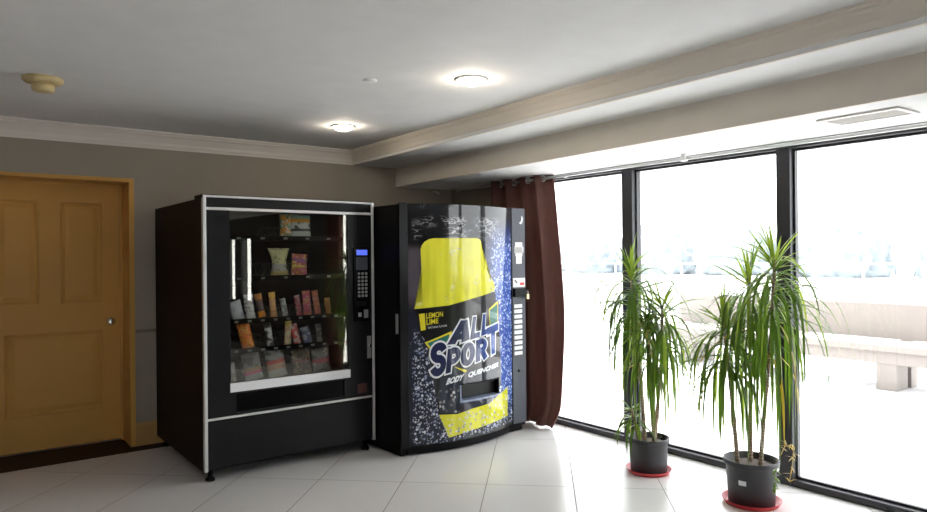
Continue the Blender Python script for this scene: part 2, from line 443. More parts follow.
# ------------------------------------------------------------------ snack machine
SA = math.radians(.73)
snack = thing('snack_machine', 'black glass fronted snack vending machine with silver edge strips', 'vending machine', (1.249, 4.359, 0), SA)
W, D, H = 1.208, 1.165, 1.775
GX0, GX1, GZ0, GZ1 = .165, 1.0, .605, 1.705
cb = MB()
cb.box(0, .13, .03, D, .07, H, 'black').box(1.03, W, .03, D, .07, H, 'black')
cb.box(.13, 1.03, .70, D, .07, H, 'black').box(.13, 1.03, .03, .70, .07, .56, 'black').box(.13, 1.03, .03, .70, 1.735, H, 'black')
cb.build('cabinet', snack)
MB().box(-.004, W+.004, .0, .16, H, 1.797, 'black', .003).build('top_cap', snack)
ln = MB(); ln.box(.13, .133, .035, .698, .562, 1.733, 'cavity').box(1.027, 1.03, .035, .698, .562, 1.733, 'cavity').box(.133, 1.027, .694, .698, .562, 1.733, 'cavity').box(.133, 1.027, .035, .694, 1.729, 1.733, 'cavity').box(.133, 1.027, .035, .694, .562, .566, 'cavity')
ln.build('interior_lining', snack)
dr = MB()
dr.box(.02, GX0, 0, .03, .40, 1.700, 'char').box(GX1, W-.02, 0, .03, .40, 1.700, 'char')
dr.box(GX0, GX1, 0, .03, .545, GZ0, 'char')
dr.box(GX0, .20, 0, .03, .40, .545, 'char').box(.965, GX1, 0, .03, .40, .545, 'char').box(.20, .965, 0, .03, .40, .415, 'char').box(.20, .965, 0, .03, .535, .545, 'char')
dr.build('door_frame', snack)
MB().box(.02, W-.02, .002, .03, 1.718, 1.778, 'char').build('header_panel', snack)
MB().box(.02, W-.02, .002, .03, .085, .384, 'char', .003).build('kick_panel', snack)
MB().prism([(.202, .010, .417), (.202, .026, .417), (.202, .028, .533), (.202, .022, .533)], (0, 0, 0), (.761, 0, 0), 'blackgloss').build('delivery_flap', snack)
MB().box(GX0, GX1, .012, .018, GZ0, 1.700, 'mglass').build('display_glass', snack)
for xa, xb, za, zb in ((-.001, .019, .072, 1.793), (W-.019, W+.001, .072, 1.793)):
    MB().box(xa, xb, -.006, .03, za, zb, 'silver', .003).build('edge_strip', snack)
for za, zb in ((1.779, 1.793), (1.700, 1.718), (.385, .400)):
    MB().box(.0195, W-.0195, -.006, .029, za, zb, 'silver', .003).build('cross_strip', snack)
MB().box(.160, 1.008, -.010, -.0005, .548, .606, 'whitebar', .002).build('push_bar', snack)
# feet
for x in (.05, W-.05):
    for y in (.06, D-.07):
        MB().lathe([(.016, .07), (.016, .022), (.028, .016), (.03, 0)], (x, y, 0), 'black', 16).build('foot', snack)
# selection panel
kp = MB(); kp.box(1.038, 1.168, -.012, 0, .94, 1.468, 'blackgloss', .004); kp = kp.build('selection_panel', snack)
MB().box(1.062, 1.148, -.014, -.0115, 1.412, 1.450, 'lcd').build('display', kp)
MB().box(1.058, 1.150, -.0135, -.0115, 1.306, 1.400, 'greypanel').build('message_plate', kp)
for r in range(7):
    for q in range(3):
        MB().box(1.070+q*.029, 1.070+q*.029+.019, -.0155, -.0115, 1.272-r*.0265, 1.289-r*.0265, 'key', .002).build('key', kp)
MB().box(1.062, 1.140, -.0135, -.0115, 1.048, 1.082, 'char').build('instruction_plate', kp)
MB().box(1.072, 1.098, -.015, -.0115, .972, 1.002, 'steel', .002).build('coin_button', kp)
MB().box(1.116, 1.150, -.020, -.0115, .962, 1.022, 'steel', .003).build('coin_slot', kp)
lk = MB(); lk.box(1.146, 1.178, -.010, 0, .668, .830, 'steel', .003); lk = lk.build('lock_plate', snack)
MB().lathe([(.011, -.0095), (.011, -.016), (.002, -.017)], (1.162, 0, .76), 'chrome', 16, 'Y').build('lock', lk)
MB().box(1.066, 1.142, -.006, 0, .425, .492, 'cup', .004).build('coin_return', snack)
# shelves
shelf_z = [1.55, 1.285, 1.005, .812, .600]
lanes = {}
for k, z in enumerate(shelf_z):
    sh = MB(); sh.box(.140, 1.020, .085, .66, z-.022, z-.016, 'cavity').box(.140, 1.020, .080, .092, z-.036, z-.004, 'blackgloss', .002)
    sh = sh.build('shelf', snack)
    nt = 9 if k > 1 else 5
    for q in range(nt):
        x = .19+(q+.3)*(.80/nt)
        MB().box(x, x+.026, .0775, .0797, z-.028, z-.014, 'tag').build('price_tag', sh)
    lanes[k] = sh
def coil(k, u, r):
    z = shelf_z[k]; pts = []
    n = 60
    for i in range(n+1):
        a = 2*PI*i/12
        pts.append((u+r*math.cos(a), .12+.5*i/n, z-.012+r+r*math.sin(a)))
    MB().tube(pts, .0022, 'coilwire', 5).build('coil', lanes[k])

# ---- packets inside
def packmat(name, cols, scale=22, seed=0, bands=None, rough=.3):
    """printed film: bands of colour across the height with blotches"""
    t = NT(name); v = t.obj(); x, y, z = t.sep(v)[:3]
    c = cols[0]
    sh = t.n('ShaderNodeMapping'); t.put(sh.inputs[0], v); sh.inputs['Location'].default_value = (seed*3.1, seed, seed*1.7)
    nz = t.noise(sh.outputs[0], scale, 2)
    if len(cols) > 1: c = t.mix(t.smooth(nz, .50, .56), cols[0], cols[1])
    if bands:
        for z0, z1, bc in bands:
            m_ = t.math('MULTIPLY', t.math('GREATER_THAN', z, z0), t.math('LESS_THAN', z, z1))
            c = t.mix(m_, c, bc)
    if len(cols) > 2:
        nz2 = t.noise(sh.outputs[0], scale*2.2, 1)
        c = t.mix(t.smooth(nz2, .60, .64), c, cols[2])
    return t.done(t.bsdf(c, rough, spec=.5, coat=.3))
def packet(name, label, cat, u, z0, z1, w, mat, lean=0, dep=.14, thick=.035, group='packets in the snack machine', lane=0, round_=False, waist=.05):
    """crimped pillow pack: thin seals top and bottom, swollen middle"""
    h = z1-z0; nx, nz = 10, 18
    mb = MB()
    def pt(i, j, sgn):
        a = i/nx*2-1; b = j/nz*2-1
        sw = (1-abs(a)**2.4)*(1-abs(b)**(2.2 if not round_ else 2.0))**.7
        crimp = .0022 if abs(b) > .86 else 0
        wv = 1-waist*math.cos(b*PI/2)**1.3 - (waist > .1 and b < 0)*.12*abs(b)
        yy = sgn*(thick*.5*sw+.0006) + (crimp*math.sin(i*PI) if crimp else 0)
        zz = h*.5*(b+1)
        return Vector((a*w/2*wv, yy, zz))
    fr = [[pt(i, j, -1) for i in range(nx+1)] for j in range(nz+1)]
    bk = [[pt(i, j, 1) for i in range(nx+1)] for j in range(nz+1)]
    rings = [fr[j]+bk[j][::-1] for j in range(nz+1)]
    mb.loft(rings, mat, True, True, True)
    o = mb.build(name)
    x = Vector((u, dep, z0))
    Rm = Matrix.Rotation(SA, 4, 'Z')
    o.location = Vector((1.249, 4.359, 0)) + (Rm @ x)
    o.rotation_euler = (math.radians(-4), math.radians(lean), SA)
    tag(o, label, cat, group)
    return o
Wt = (.78, .78, .76)
P_ = [
 ('chip_bag', 'small green and orange chip bag at the top left of the top snack row', 'snack bag', .600, 1.588, 1.70, .085, packmat('pk_a', ((.20, .32, .16), (.75, .33, .06), Wt), 26, 1), 0, 0),
 ('chip_bag', 'white chip bag with an orange band on the top snack shelf', 'snack bag', .711, 1.553, 1.70, .149, packmat('pk_b', ((.62, .63, .60), (.06, .07, .06)), 20, 3, ((.108, .132, (.88, .40, .03)), (.0, .045, (.60, .62, .58)), (.045, .062, (.03, .03, .03)), (.132, .2, (.35, .55, .42)))), 0, 0),
 ('chip_bag', 'pale yellow and silver chip bag on the second snack shelf', 'snack bag', .552, 1.288, 1.465, .155, packmat('pk_c', ((.66, .62, .30), (.58, .56, .30), (.25, .24, .12)), 26, 4, ((.035, .085, (.45, .44, .40)), (-1, .035, (.48, .38, .12)))), 0, 1),
 ('chip_bag', 'purple, red and yellow snack bag right of the pale yellow chip bag', 'snack bag', .693, 1.288, 1.425, .118, packmat('pk_d', ((.45, .09, .05), (.55, .12, .22), (.7, .55, .1)), 28, 5, ((.09, .12, (.30, .10, .28)), (.06, .072, (.68, .5, .08)))), 4, 1),
 ('snack_pack', 'bulging white packet at the far left of the third snack row', 'snack packet', .270, 1.008, 1.120, .085, packmat('pk_e', ((.60, .61, .66), (.42, .44, .50)), 14, 6), -14, 2),
 ('candy_bar', 'white candy bar standing second from left in the third snack row', 'candy bar', .349, 1.008, 1.159, .066, packmat('pk_f', ((.66, .65, .64), (.30, .28, .27)), 34, 7), -5, 2),
 ('candy_bar', 'dark brown candy bar with orange ends in the third snack row', 'candy bar', .429, 1.008, 1.162, .052, packmat('pk_g', ((.07, .035, .03), (.12, .06, .05)), 30, 8, ((.13, .2, (.6, .22, .04)), (0.01, .05, (.80, .28, .03)))), -10, 2),
 ('candy_bar', 'plain orange candy bar in the middle of the third snack row', 'candy bar', .510, 1.008, 1.166, .048, packmat('pk_h', ((.75, .36, .10), (.66, .42, .22), (.4, .16, .05)), 30, 9, ((.13, .2, (.75, .42, .05)),)), -4, 2),
 ('candy_bar', 'short grey candy bar right of the plain orange bar', 'candy bar', .594, 1.008, 1.121, .042, packmat('pk_i', ((.20, .21, .22), (.40, .42, .44)), 34, 10), -10, 2),
 ('candy_bar', 'narrow dark red candy bar in the third snack row', 'candy bar', .695, 1.008, 1.138, .042, packmat('pk_j', ((.40, .045, .06), (.30, .10, .10), (.6, .4, .4)), 34, 11), -7, 2),
 ('candy_bar', 'pink and red candy bar right of the narrow dark red bar', 'candy bar', .756, 1.008, 1.167, .062, packmat('pk_k', ((.55, .10, .15), (.62, .22, .10), (.66, .38, .40)), 30, 12), -3, 2),
 ('candy_bar', 'orange red candy bar at the right of the third snack row', 'candy bar', .834, 1.008, 1.168, .048, packmat('pk_l', ((.52, .14, .07), (.42, .10, .07), (.5, .3, .25)), 30, 13), -7, 2),
 ('candy_bar', 'amber candy bar at the far right end of the third snack row', 'candy bar', .915, 1.008, 1.11, .046, packmat('pk_m', ((.5, .26, .08), (.35, .16, .05)), 30, 14), -4, 2),
 ('snack_pack', 'bright orange tall packet with a flared top in the fourth snack row', 'snack packet', .332, .815, .977, .088, packmat('pk_n', ((.85, .20, .015), (.80, .34, .03), (.35, .06, .02)), 26, 15), -12, 3),
 ('snack_pack', 'black and white leaning packet in the fourth snack row', 'snack packet', .487, .815, .963, .052, packmat('pk_o', ((.05, .05, .055), (.52, .52, .54)), 30, 16), -9, 3),
 ('candy_bar', 'cream, yellow and red upright bar in the fourth snack row', 'candy bar', .605, .815, .969, .050, packmat('pk_p', ((.66, .52, .30), (.6, .3, .14), (.7, .66, .55)), 26, 17, ((.125, .2, (.62, .45, .08)),)), 4, 3),
 ('candy_bar', 'red and white leaning bar in the fourth snack row', 'candy bar', .680, .815, .944, .052, packmat('pk_q', ((.60, .07, .06), (.62, .44, .40)), 34, 18), -12, 3),
 ('snack_pack', 'blue and white packet right of the red and white leaning bar', 'snack packet', .760, .815, .918, .066, packmat('pk_r', ((.10, .12, .25), (.38, .40, .50)), 30, 19), -14, 3),
 ('snack_pack', 'dark grey packet at the right of the fourth snack row', 'snack packet', .846, .815, .929, .046, packmat('pk_s', ((.09, .09, .09), (.22, .21, .2)), 34, 20), -4, 3),
 ('pastry_pack', 'small dark grey packet at the far left of the bottom snack row', 'snack packet', .226, .603, .715, .05, packmat('pk_t', ((.09, .09, .09), (.22, .22, .22)), 24, 21), -6, 4),
 ('pastry_pack', 'grey packet with a pink stripe in the bottom snack row', 'snack packet', .371, .603, .770, .125, packmat('pk_u', ((.22, .21, .22), (.08, .07, .08)), 22, 22, ((.040, .062, (.65, .08, .22)), (.062, .085, (.38, .22, .12)), (-1, .04, (.46, .46, .46)))), -9, 4),
 ('pastry_pack', 'white packet with red top and tan band in the bottom snack row', 'snack packet', .537, .603, .785, .135, packmat('pk_v', ((.26, .26, .25), (.06, .06, .06)), 22, 23, ((.095, .12, (.56, .07, .05)), (.055, .095, (.52, .32, .2)), (-1, .055, (.5, .5, .47)))), -9, 4),
 ('pastry_pack', 'brown packet with dark red band in the bottom snack row', 'snack packet', .717, .603, .765, .14, packmat('pk_w', ((.07, .055, .04), (.20, .15, .10), (.3, .26, .18)), 26, 24, ((.085, .10, (.25, .05, .07)),)), -6, 4),
 ('pastry_pack', 'grey and red packet at the right end of the bottom snack row', 'snack packet', .861, .603, .766, .14, packmat('pk_x', ((.22, .20, .19), (.07, .06, .06), (.5, .46, .42)), 20, 25, ((.065, .095, (.42, .08, .09)),)), -4, 4),
]
for (nm, lb, ct, u, z0, z1, wd, mt, lean, k) in P_:
    zb = shelf_z[k]-.0155
    packet(nm, lb, ct, u, zb+.002, z1, wd, mt, lean, .14, min(.04, wd*.45), lane=k, waist=.34 if 'pale yellow and' in lb else .05)
    coil(k, u, min(.045, max(.03, wd*.45)))

# ------------------------------------------------------------------ drink machine
DA = math.radians(2.0)
drink = thing('drink_machine', 'black drink vending machine with a curved printed front showing a yellow bottle', 'vending machine', (2.487, 4.065, 0), DA)
DW, DD, DHt = 1.20, .80, 1.775
BU0, BU1 = .072, 1.047
def bul(u): return .10*max(0, 1-((u-.56)/.486)**2)
def S(u, z, off=0): return Vector((u, -bul(u)-off, z))
MB().box(0, DW, .012, DD, .045, DHt-.01, 'black', .004).build('cabinet', drink)
b = MB(); us = [BU0-.012+(BU1+.006-BU0+.012)*i/30 for i in range(31)]
b.loft([[S(u, z, -.02) for u in us]+[Vector((us[-1], .012, z)), Vector((us[0], .012, z))] for z in (.012, .085)], 'black', True, True, False)
b.box(.02, DW-.02, .03, DD-.03, .004, .05, 'black')
b.build('base_plinth', drink)
for x in (.06, DW-.06):
    for y in (.07, DD-.07):
        MB().lathe([(.02, .012), (.024, .004), (.024, 0)], (x, y, 0), 'black', 14).build('foot', drink)
MB().box(0, BU0-.002, 0, .0118, .07, DHt, 'blackgloss', .003).build('door_edge', drink)

# printed panel material: black to blue ground, water drops
t = NT('printed_panel'); v = t.obj(); X, Y, Z = t.sep(v)[:3]
flatv = t.n('ShaderNodeCombineXYZ'); t.put(flatv.inputs[0], X); t.put(flatv.inputs[2], Z); fv = flatv.outputs[0]
def drops(t, fv, sc, r):
    vo = t.voro(fv, sc)
    d_ = t.smooth(vo['Distance'], r, r*.55)
    cs = t.sep(vo['Color'])
    return t.math('MULTIPLY', d_, t.math('GREATER_THAN', cs[0], .25)), cs[1]
nz = t.noise(fv, 4.5, 3)
right = t.math('MULTIPLY', t.smooth(X, .66, .90), t.smooth(Z, .10, .45))
rt2 = t.math('MULTIPLY', right, t.smooth(Z, 1.72, 1.35))
ground = t.mix(rt2, (.006, .0065, .009), (.028, .075, .34))
ground = t.mix(t.math('MULTIPLY', t.smooth(Z, 1.15, .9), t.math('MULTIPLY', t.smooth(X, .60, .30), .8)), ground, (.012, .015, .035))
ground = t.mix(t.math('MULTIPLY', t.math('MULTIPLY', t.smooth(Z, 1.50, 1.42), t.smooth(Z, 1.0, 1.15)), t.smooth(X, .19, .13)), ground, (.075, .065, .08))
d1, c1 = drops(t, fv, 40, .46); d2, c2 = drops(t, fv, 66, .46)
low = t.math('MULTIPLY', t.smooth(Z, 1.12, .55), t.smooth(X, .50, .16))
low2 = t.math('MULTIPLY', t.smooth(Z, .46, .30), t.smooth(Z, .07, .14))
rgt = t.math('MULTIPLY', t.smooth(X, .68, .84), t.math('MULTIPLY', t.smooth(Z, 1.62, 1.40), t.smooth(Z, .08, .2)))
msk = t.math('MAXIMUM', t.math('MAXIMUM', low, low2), rgt)
msk = t.math('MULTIPLY', msk, t.math('MULTIPLY', t.smooth(Z, .065, .11), t.smooth(X, .085, .12)))
pat = t.smooth(t.math('ADD', nz, t.math('MULTIPLY', msk, .50)), .54, .72)
dm = t.math('MULTIPLY', t.math('MAXIMUM', d1, t.math('MULTIPLY', d2, .8)), pat)
dcol = t.mix(c1, (.20, .24, .38), (.66, .70, .80))
dcol = t.mix(rgt, dcol, t.mix(c2, (.10, .22, .60), (.70, .78, .92)))
col = t.mix(dm, ground, dcol)
# crown of splashing water above the bottle
sw = t.n('ShaderNodeMapping'); t.put(sw.inputs[0], fv); sw.inputs['Scale'].default_value = (3, 1, 9); sw.inputs['Rotation'].default_value = (0, .22, 0)
rid = t.math('ABSOLUTE', t.math('SUBTRACT', t.noise(sw.outputs[0], 2.6, 5, .6), .5))
spm = t.math('MULTIPLY', t.math('MULTIPLY', t.smooth(Z, 1.50, 1.56), t.smooth(Z, 1.70, 1.64)), t.math('MULTIPLY', t.smooth(X, .09, .13), t.smooth(X, .95, .75)))
sp = t.math('MULTIPLY', t.smooth(rid, .032, .006), t.math('MULTIPLY', spm, t.smooth(t.noise(fv, 3.0, 2), .38, .54)))
col = t.mix(sp, col, (.55, .55, .58))
M['panel'] = t.done(t.bsdf(col, .35, spec=.12, coat=.9))

t = NT('printed_yellow'); v = t.obj(); X, Y, Z = t.sep(v)[:3]
flatv = t.n('ShaderNodeCombineXYZ'); t.put(flatv.inputs[0], X); t.put(flatv.inputs[2], Z); fv = flatv.outputs[0]
d1, c1 = drops(t, fv, 40, .48); nz = t.noise(fv, 6, 2)
lo = t.math('MULTIPLY', t.smooth(Z, .33, .14), 1)
rg = t.math('MULTIPLY', t.smooth(X, .68, .80), t.math('MULTIPLY', t.smooth(Z, 1.36, 1.15), t.math('GREATER_THAN', Z, .9)))
lo3 = t.math('MULTIPLY', t.math('LESS_THAN', Z, .5), .42)
pat = t.smooth(t.math('ADD', nz, t.math('MULTIPLY', t.math('MAXIMUM', t.math('MAXIMUM', lo, rg), lo3), .50)), .56, .74)
yc = t.mix(t.smooth(t.noise(t.scale(fv, (5, 1, .6)), 3, 1), .4, .65), (.62, .60, .030), (.74, .71, .045))
col = t.mix(t.math('MULTIPLY', d1, pat), yc, t.mix(c1, (.25, .27, .3), (.78, .78, .76)))
M['yprint'] = t.done(t.bsdf(col, .35, spec=.12, coat=.9))
M['kprint'] = flat('printed_black', (.008, .008, .010), .35, spec=.12, coat=.9, var=.3)
t = NT('printed_slate'); v = t.obj(); X, Y, Z = t.sep(v)[:3]
flatv = t.n('ShaderNodeCombineXYZ'); t.put(flatv.inputs[0], X); t.put(flatv.inputs[2], Z); fv = flatv.outputs[0]
d1, c1 = drops(t, fv, 34, .48); nz = t.noise(fv, 7, 2)
pat = t.math('MULTIPLY', t.smooth(nz, .40, .52), t.math('MULTIPLY', t.smooth(X, .52, .44), t.smooth(Z, .47, .42)))
base = t.mix(t.noise(fv, 5, 2), (.012, .016, .026), (.028, .036, .055))
M['slate'] = t.done(t.bsdf(t.mix(t.math('MULTIPLY', d1, pat), base, t.mix(c1, (.18, .19, .18), (.5, .5, .48))), .35, spec=.12, coat=.9))
t = NT('printed_letter_blue'); v = t.obj(); X = t.sep(v)[0]
M['lblue'] = t.done(t.bsdf(t.mix(t.smooth(X, .50, .82), (.013, .018, .065), (.035, .09, .34)), .35, spec=.12, coat=.9))
M['wprint'] = flat('printed_white', (.74, .77, .80), .35, spec=.12, coat=.9)
M['gprint'] = flat('printed_green', (.015, .15, .11), .35, spec=.12, coat=.9)
M['yflat'] = flat('printed_flat_yellow', (.66, .58, .03), .35, spec=.12, coat=.9)

SX0, SX1, SZ0, SZ1 = .452, .848, .345, .470
def conform(bm, off, thick=.0005):
    """cut a flat (u,z) mesh into strips and wrap it on the curved front"""
    for i in range(1, 40):
        u = BU0+(BU1-BU0)*i/40
        g = bm.verts[:]+bm.edges[:]+bm.faces[:]
        bmesh.ops.bisect_plane(bm, geom=g, plane_co=(u, 0, 0), plane_no=(1, 0, 0), dist=1e-6)
    for v_ in bm.verts: v_.co = S(v_.co.x, v_.co.z, off)
def poly_bm(pts):
    b = bmesh.new(); f = b.faces.new([b.verts.new((u, 0, z)) for u, z in pts])
    bmesh.ops.triangulate(b, faces=[f]); return b
def cut_slot(bm):
    for co, no in (((SX0, 0, 0), (1, 0, 0)), ((SX1, 0, 0), (1, 0, 0)), ((0, 0, SZ0), (0, 0, 1)), ((0, 0, SZ1), (0, 0, 1))):
        bmesh.ops.bisect_plane(bm, geom=bm.verts[:]+bm.edges[:]+bm.faces[:], plane_co=co, plane_no=no, dist=1e-6)
    dl = [f for f in bm.faces if SX0 < f.calc_center_median().x < SX1 and SZ0 < f.calc_center_median().z < SZ1]
    bmesh.ops.delete(bm, geom=dl, context='FACES')
# front panel: curved shell with a hole for the delivery slot
pb = bmesh.new(); pb.faces.new([pb.verts.new(p) for p in ((BU0, 0, .07), (BU1, 0, .07), (BU1, 0, DHt-.004), (BU0, 0, DHt-.004))])
cut_slot(pb); conform(pb, 0)
fp = MB(); fp.add(pb, 'panel', True)
for zz in (.07, DHt-.004):
    us = [BU0+(BU1-BU0)*i/40 for i in range(41)]
    fp.loft([[S(u, zz) for u in us], [Vector((u, .0118, zz)) for u in us]], 'black', False, False, False)
front = fp.build('front_panel', drink, fix=False)
def decal(name, bm, mat, off, cut=False):
    if cut: cut_slot(bm)
    conform(bm, off)
    m = MB(); m.add(bm, mat, True); return m.build(name, front, fix=False)
bottle = [(.111, 1.031), (.168, 1.034), (.364, 1.047), (.57, 1.087), (.811, 1.13), (.807, 1.192), (.758, 1.24), (.712, 1.31), (.68, 1.395), (.668, 1.47), (.66, 1.505), (.645, 1.523), (.618, 1.531), (.252, 1.527), (.215, 1.520), (.185, 1.502), (.166, 1.478), (.157, 1.45), (.158, 1.41), (.170, 1.36), (.177, 1.312), (.172, 1.254), (.147, 1.168), (.125, 1.104)]
decal('bottle_graphic', poly_bm(bottle), 'yprint', .0008)
label_ = [(.111, 1.031), (.141, .875), (.189, .795), (.213, .677), (.258, .416), (.279, .273), (.426, .261), (.551, .282), (.731, .294), (.881, .408), (.873, .754), (.811, 1.13), (.57, 1.087), (.364, 1.047), (.168, 1.034)]
decal('bottle_label', poly_bm(label_), 'kprint', .0012, True)
decal('label_shade', poly_bm([(.30, .64), (.60, .55), (.865, .61), (.868, .44), (.855, .40), (.80, .345), (.73, .30), (.55, .287), (.43, .272), (.285, .285), (.275, .42)]), 'slate', .0016, True)
yl = [(.279, .273), (.352, .101), (.533, .125), (.729, .14), (.971, .155), (.975, .387), (.92, .362), (.84, .335), (.731, .294), (.551, .282), (.426, .261)]
decal('bottle_base_graphic', poly_bm(yl), 'yprint', .0020)
decal('flavour_tab', poly_bm([(.141, .994), (.153, .876), (.187, .882), (.181, .998)]), 'yflat', .0020)
decal('swoosh', poly_bm([(.178, .792), (.385, .862), (.36, .755), (.226, .724)]), 'yflat', .0020)
decal('swoosh', poly_bm([(.198, .786), (.365, .842), (.349, .765), (.236, .738)]), 'gprint', .0024)
decal('swoosh', poly_bm([(.735, 1.000), (.853, 1.060), (.845, .868), (.748, .852)]), 'yflat', .0020)
decal('swoosh', poly_bm([(.745, .990), (.842, 1.035), (.836, .872), (.752, .862)]), 'gprint', .0024)
decal('swoosh', poly_bm([(.40, .604), (.501, .549), (.512, .568)]), 'yflat', .0024)

def text_bm(s_, offset):
    cu = bpy.data.curves.new('txt', 'FONT'); cu.body = s_; cu.size = 1; cu.offset = offset; cu.resolution_u = 6
    o = bpy.data.objects.new('txt', cu); COL.objects.link(o)
    dg = bpy.context.evaluated_depsgraph_get(); dg.update()
    me = bpy.data.meshes.new_from_object(o.evaluated_get(dg))
    b = bmesh.new(); b.from_mesh(me)
    bpy.data.objects.remove(o); bpy.data.curves.remove(cu); bpy.data.meshes.remove(me)
    return b
def bounds(b):
    xs = [v_.co.x for v_ in b.verts]; ys = [v_.co.y for v_ in b.verts]
    return min(xs), max(xs), min(ys), max(ys)
def quad_text(s_, quad, boldness, out, mat, off, name):
    """fit the text's box into the quad TL,TR,BR,BL given in panel (u,z)"""
    r = text_bm(s_, boldness); x0_, x1_, y0_, y1_ = bounds(r); r.free()
    b = text_bm(s_, boldness+out)
    if out:
        bx = bounds(b)
    TL, TR, BR, BL = [Vector(q) for q in quad]
    for v_ in b.verts:
        a = (v_.co.x-x0_)/(x1_-x0_); h = (v_.co.y-y0_)/(y1_-y0_)
        p = (BL*(1-a)+BR*a)*(1-h)+(TL*(1-a)+TR*a)*h
        v_.co = Vector((p.x, 0, p.y))
    decal(name, b, mat, off)
LET = [('A', [(.425, .940), (.560, .950), (.535, .782), (.338, .757)]),
       ('L', [(.572, .956), (.652, .961), (.640, .800), (.540, .786)]),
       ('L', [(.672, .968), (.748, .974), (.750, .822), (.648, .804)]),
       ('S', [(.222, .778), (.348, .786), (.325, .556), (.212, .545)]),
       ('P', [(.350, .735), (.462, .747), (.440, .574), (.328, .555)]),
       ('O', [(.464, .760), (.586, .774), (.580, .614), (.454, .590)]),
       ('R', [(.598, .778), (.708, .792), (.716, .636), (.592, .612)]),
       ('T', [(.706, .858), (.852, .888), (.838, .668), (.728, .640)])]
AW = .66     # letter box is AW wide, 1 high; strokes have half width hw
def arc(cx, cy, rx, ry, a0, a1, n=12):
    return [(cx+rx*math.cos(math.radians(a0+(a1-a0)*i/n)), cy+ry*math.sin(math.radians(a0+(a1-a0)*i/n))) for i in range(n+1)]
HW = .122
def strokes(ch):
    l, r, b_, t_ = HW, AW-HW, HW, 1-HW
    if ch == 'A': return [[(l, b_-.1), (AW/2-.02, t_+.05)], [(r, b_-.1), (AW/2+.02, t_+.05)], [(l+.08, .27), (r-.08, .27)]]
    if ch == 'L': return [[(l, t_+.1), (l, b_), (r+.08, b_)]]
    if ch == 'S': return [arc(AW/2, .71, .215, .19, 15, 270)[:]+arc(AW/2, .31, .225, .205, 90, -165)]
    if ch == 'P': return [[(l, b_-.1), (l, t_), (r-.22, t_)]+arc(r-.22, .67, .22, .222, 90, -90)+[(l, .448)]]
    if ch == 'O': return [arc(AW/2, .5, .222, .392, 0, 360, 28)]
    if ch == 'R': return [[(l, b_-.1), (l, t_), (r-.21, t_)]+arc(r-.21, .69, .21, .202, 90, -90)+[(l, .488)], [(AW/2, .47), (r+.02, b_-.1)]]
    if ch == 'T': return [[(l-.1, t_), (r+.1, t_)], [(AW/2, t_), (AW/2, b_-.1)]]
def stroke_letter(ch, quad, hw, mat, off, name):
    bm = bmesh.new()
    TL, TR, BR, BL = [Vector(q) for q in quad]
    def mp(x, y):
        a = x/AW; p = (BL*(1-a)+BR*a)*(1-y)+(TL*(1-a)+TR*a)*y
        return (p.x, 0, p.y)
    ex = hw-HW
    for pl_ in strokes(ch):
        P = [Vector(p) for p in pl_]
        if (P[0]-P[-1]).length > 1e-4:
            P[0] = P[0]-(P[1]-P[0]).normalized()*ex; P[-1] = P[-1]+(P[-1]-P[-2]).normalized()*ex
        n_ = len(P)
        LR = []
        for i in range(n_):
            d0 = (P[i]-P[i-1]).normalized() if i else (P[1]-P[0]).normalized()
            d1 = (P[i+1]-P[i]).normalized() if i < n_-1 else d0
            if i == 0 or i == n_-1:
                if (P[0]-P[-1]).length < 1e-4: d0, d1 = (P[-1]-P[-2]).normalized(), (P[1]-P[0]).normalized()
            n0 = Vector((-d0.y, d0.x)); n1 = Vector((-d1.y, d1.x)); m_ = (n0+n1).normalized()
            k = hw/max(.45, m_.dot(n0))
            LR.append((P[i]+m_*k, P[i]-m_*k))
        vs = [(bm.verts.new(mp(*a)), bm.verts.new(mp(*b))) for a, b in LR]
        for i in range(n_-1): bm.faces.new((vs[i][0], vs[i][1], vs[i+1][1], vs[i+1][0]))
    bmesh.ops.recalc_face_normals(bm, faces=bm.faces[:])
    decal(name, bm, mat, off)
for k, (ch, q) in enumerate(LET): stroke_letter(ch, q, HW+.060, 'wprint', .0028+.00008*k, 'letter_outline')
for k, (ch, q) in enumerate(LET): stroke_letter(ch, q, HW, 'lblue', .0040+.00008*k, 'letter')
quad_text('LEMON', [(.191, .999), (.315, 1.006), (.315, .970), (.191, .959)], .02, 0, 'yflat', .0024, 'lettering')
quad_text('LIME', [(.192, .954), (.28, .958), (.28, .923), (.192, .915)], .02, 0, 'yflat', .0024, 'lettering')
quad_text('NATURAL FLAVOR', [(.204, .902), (.345, .910), (.344, .897), (.204, .888)], .0, 0, 'wprint', .0024, 'lettering')
quad_text('BODY', [(.350, .526), (.489, .545), (.468, .500), (.331, .479)], .05, 0, 'wprint', .0030, 'lettering')
quad_text('QUENCHER', [(.528, .551), (.862, .592), (.841, .549), (.512, .507)], .05, 0, 'wprint', .0030, 'lettering')
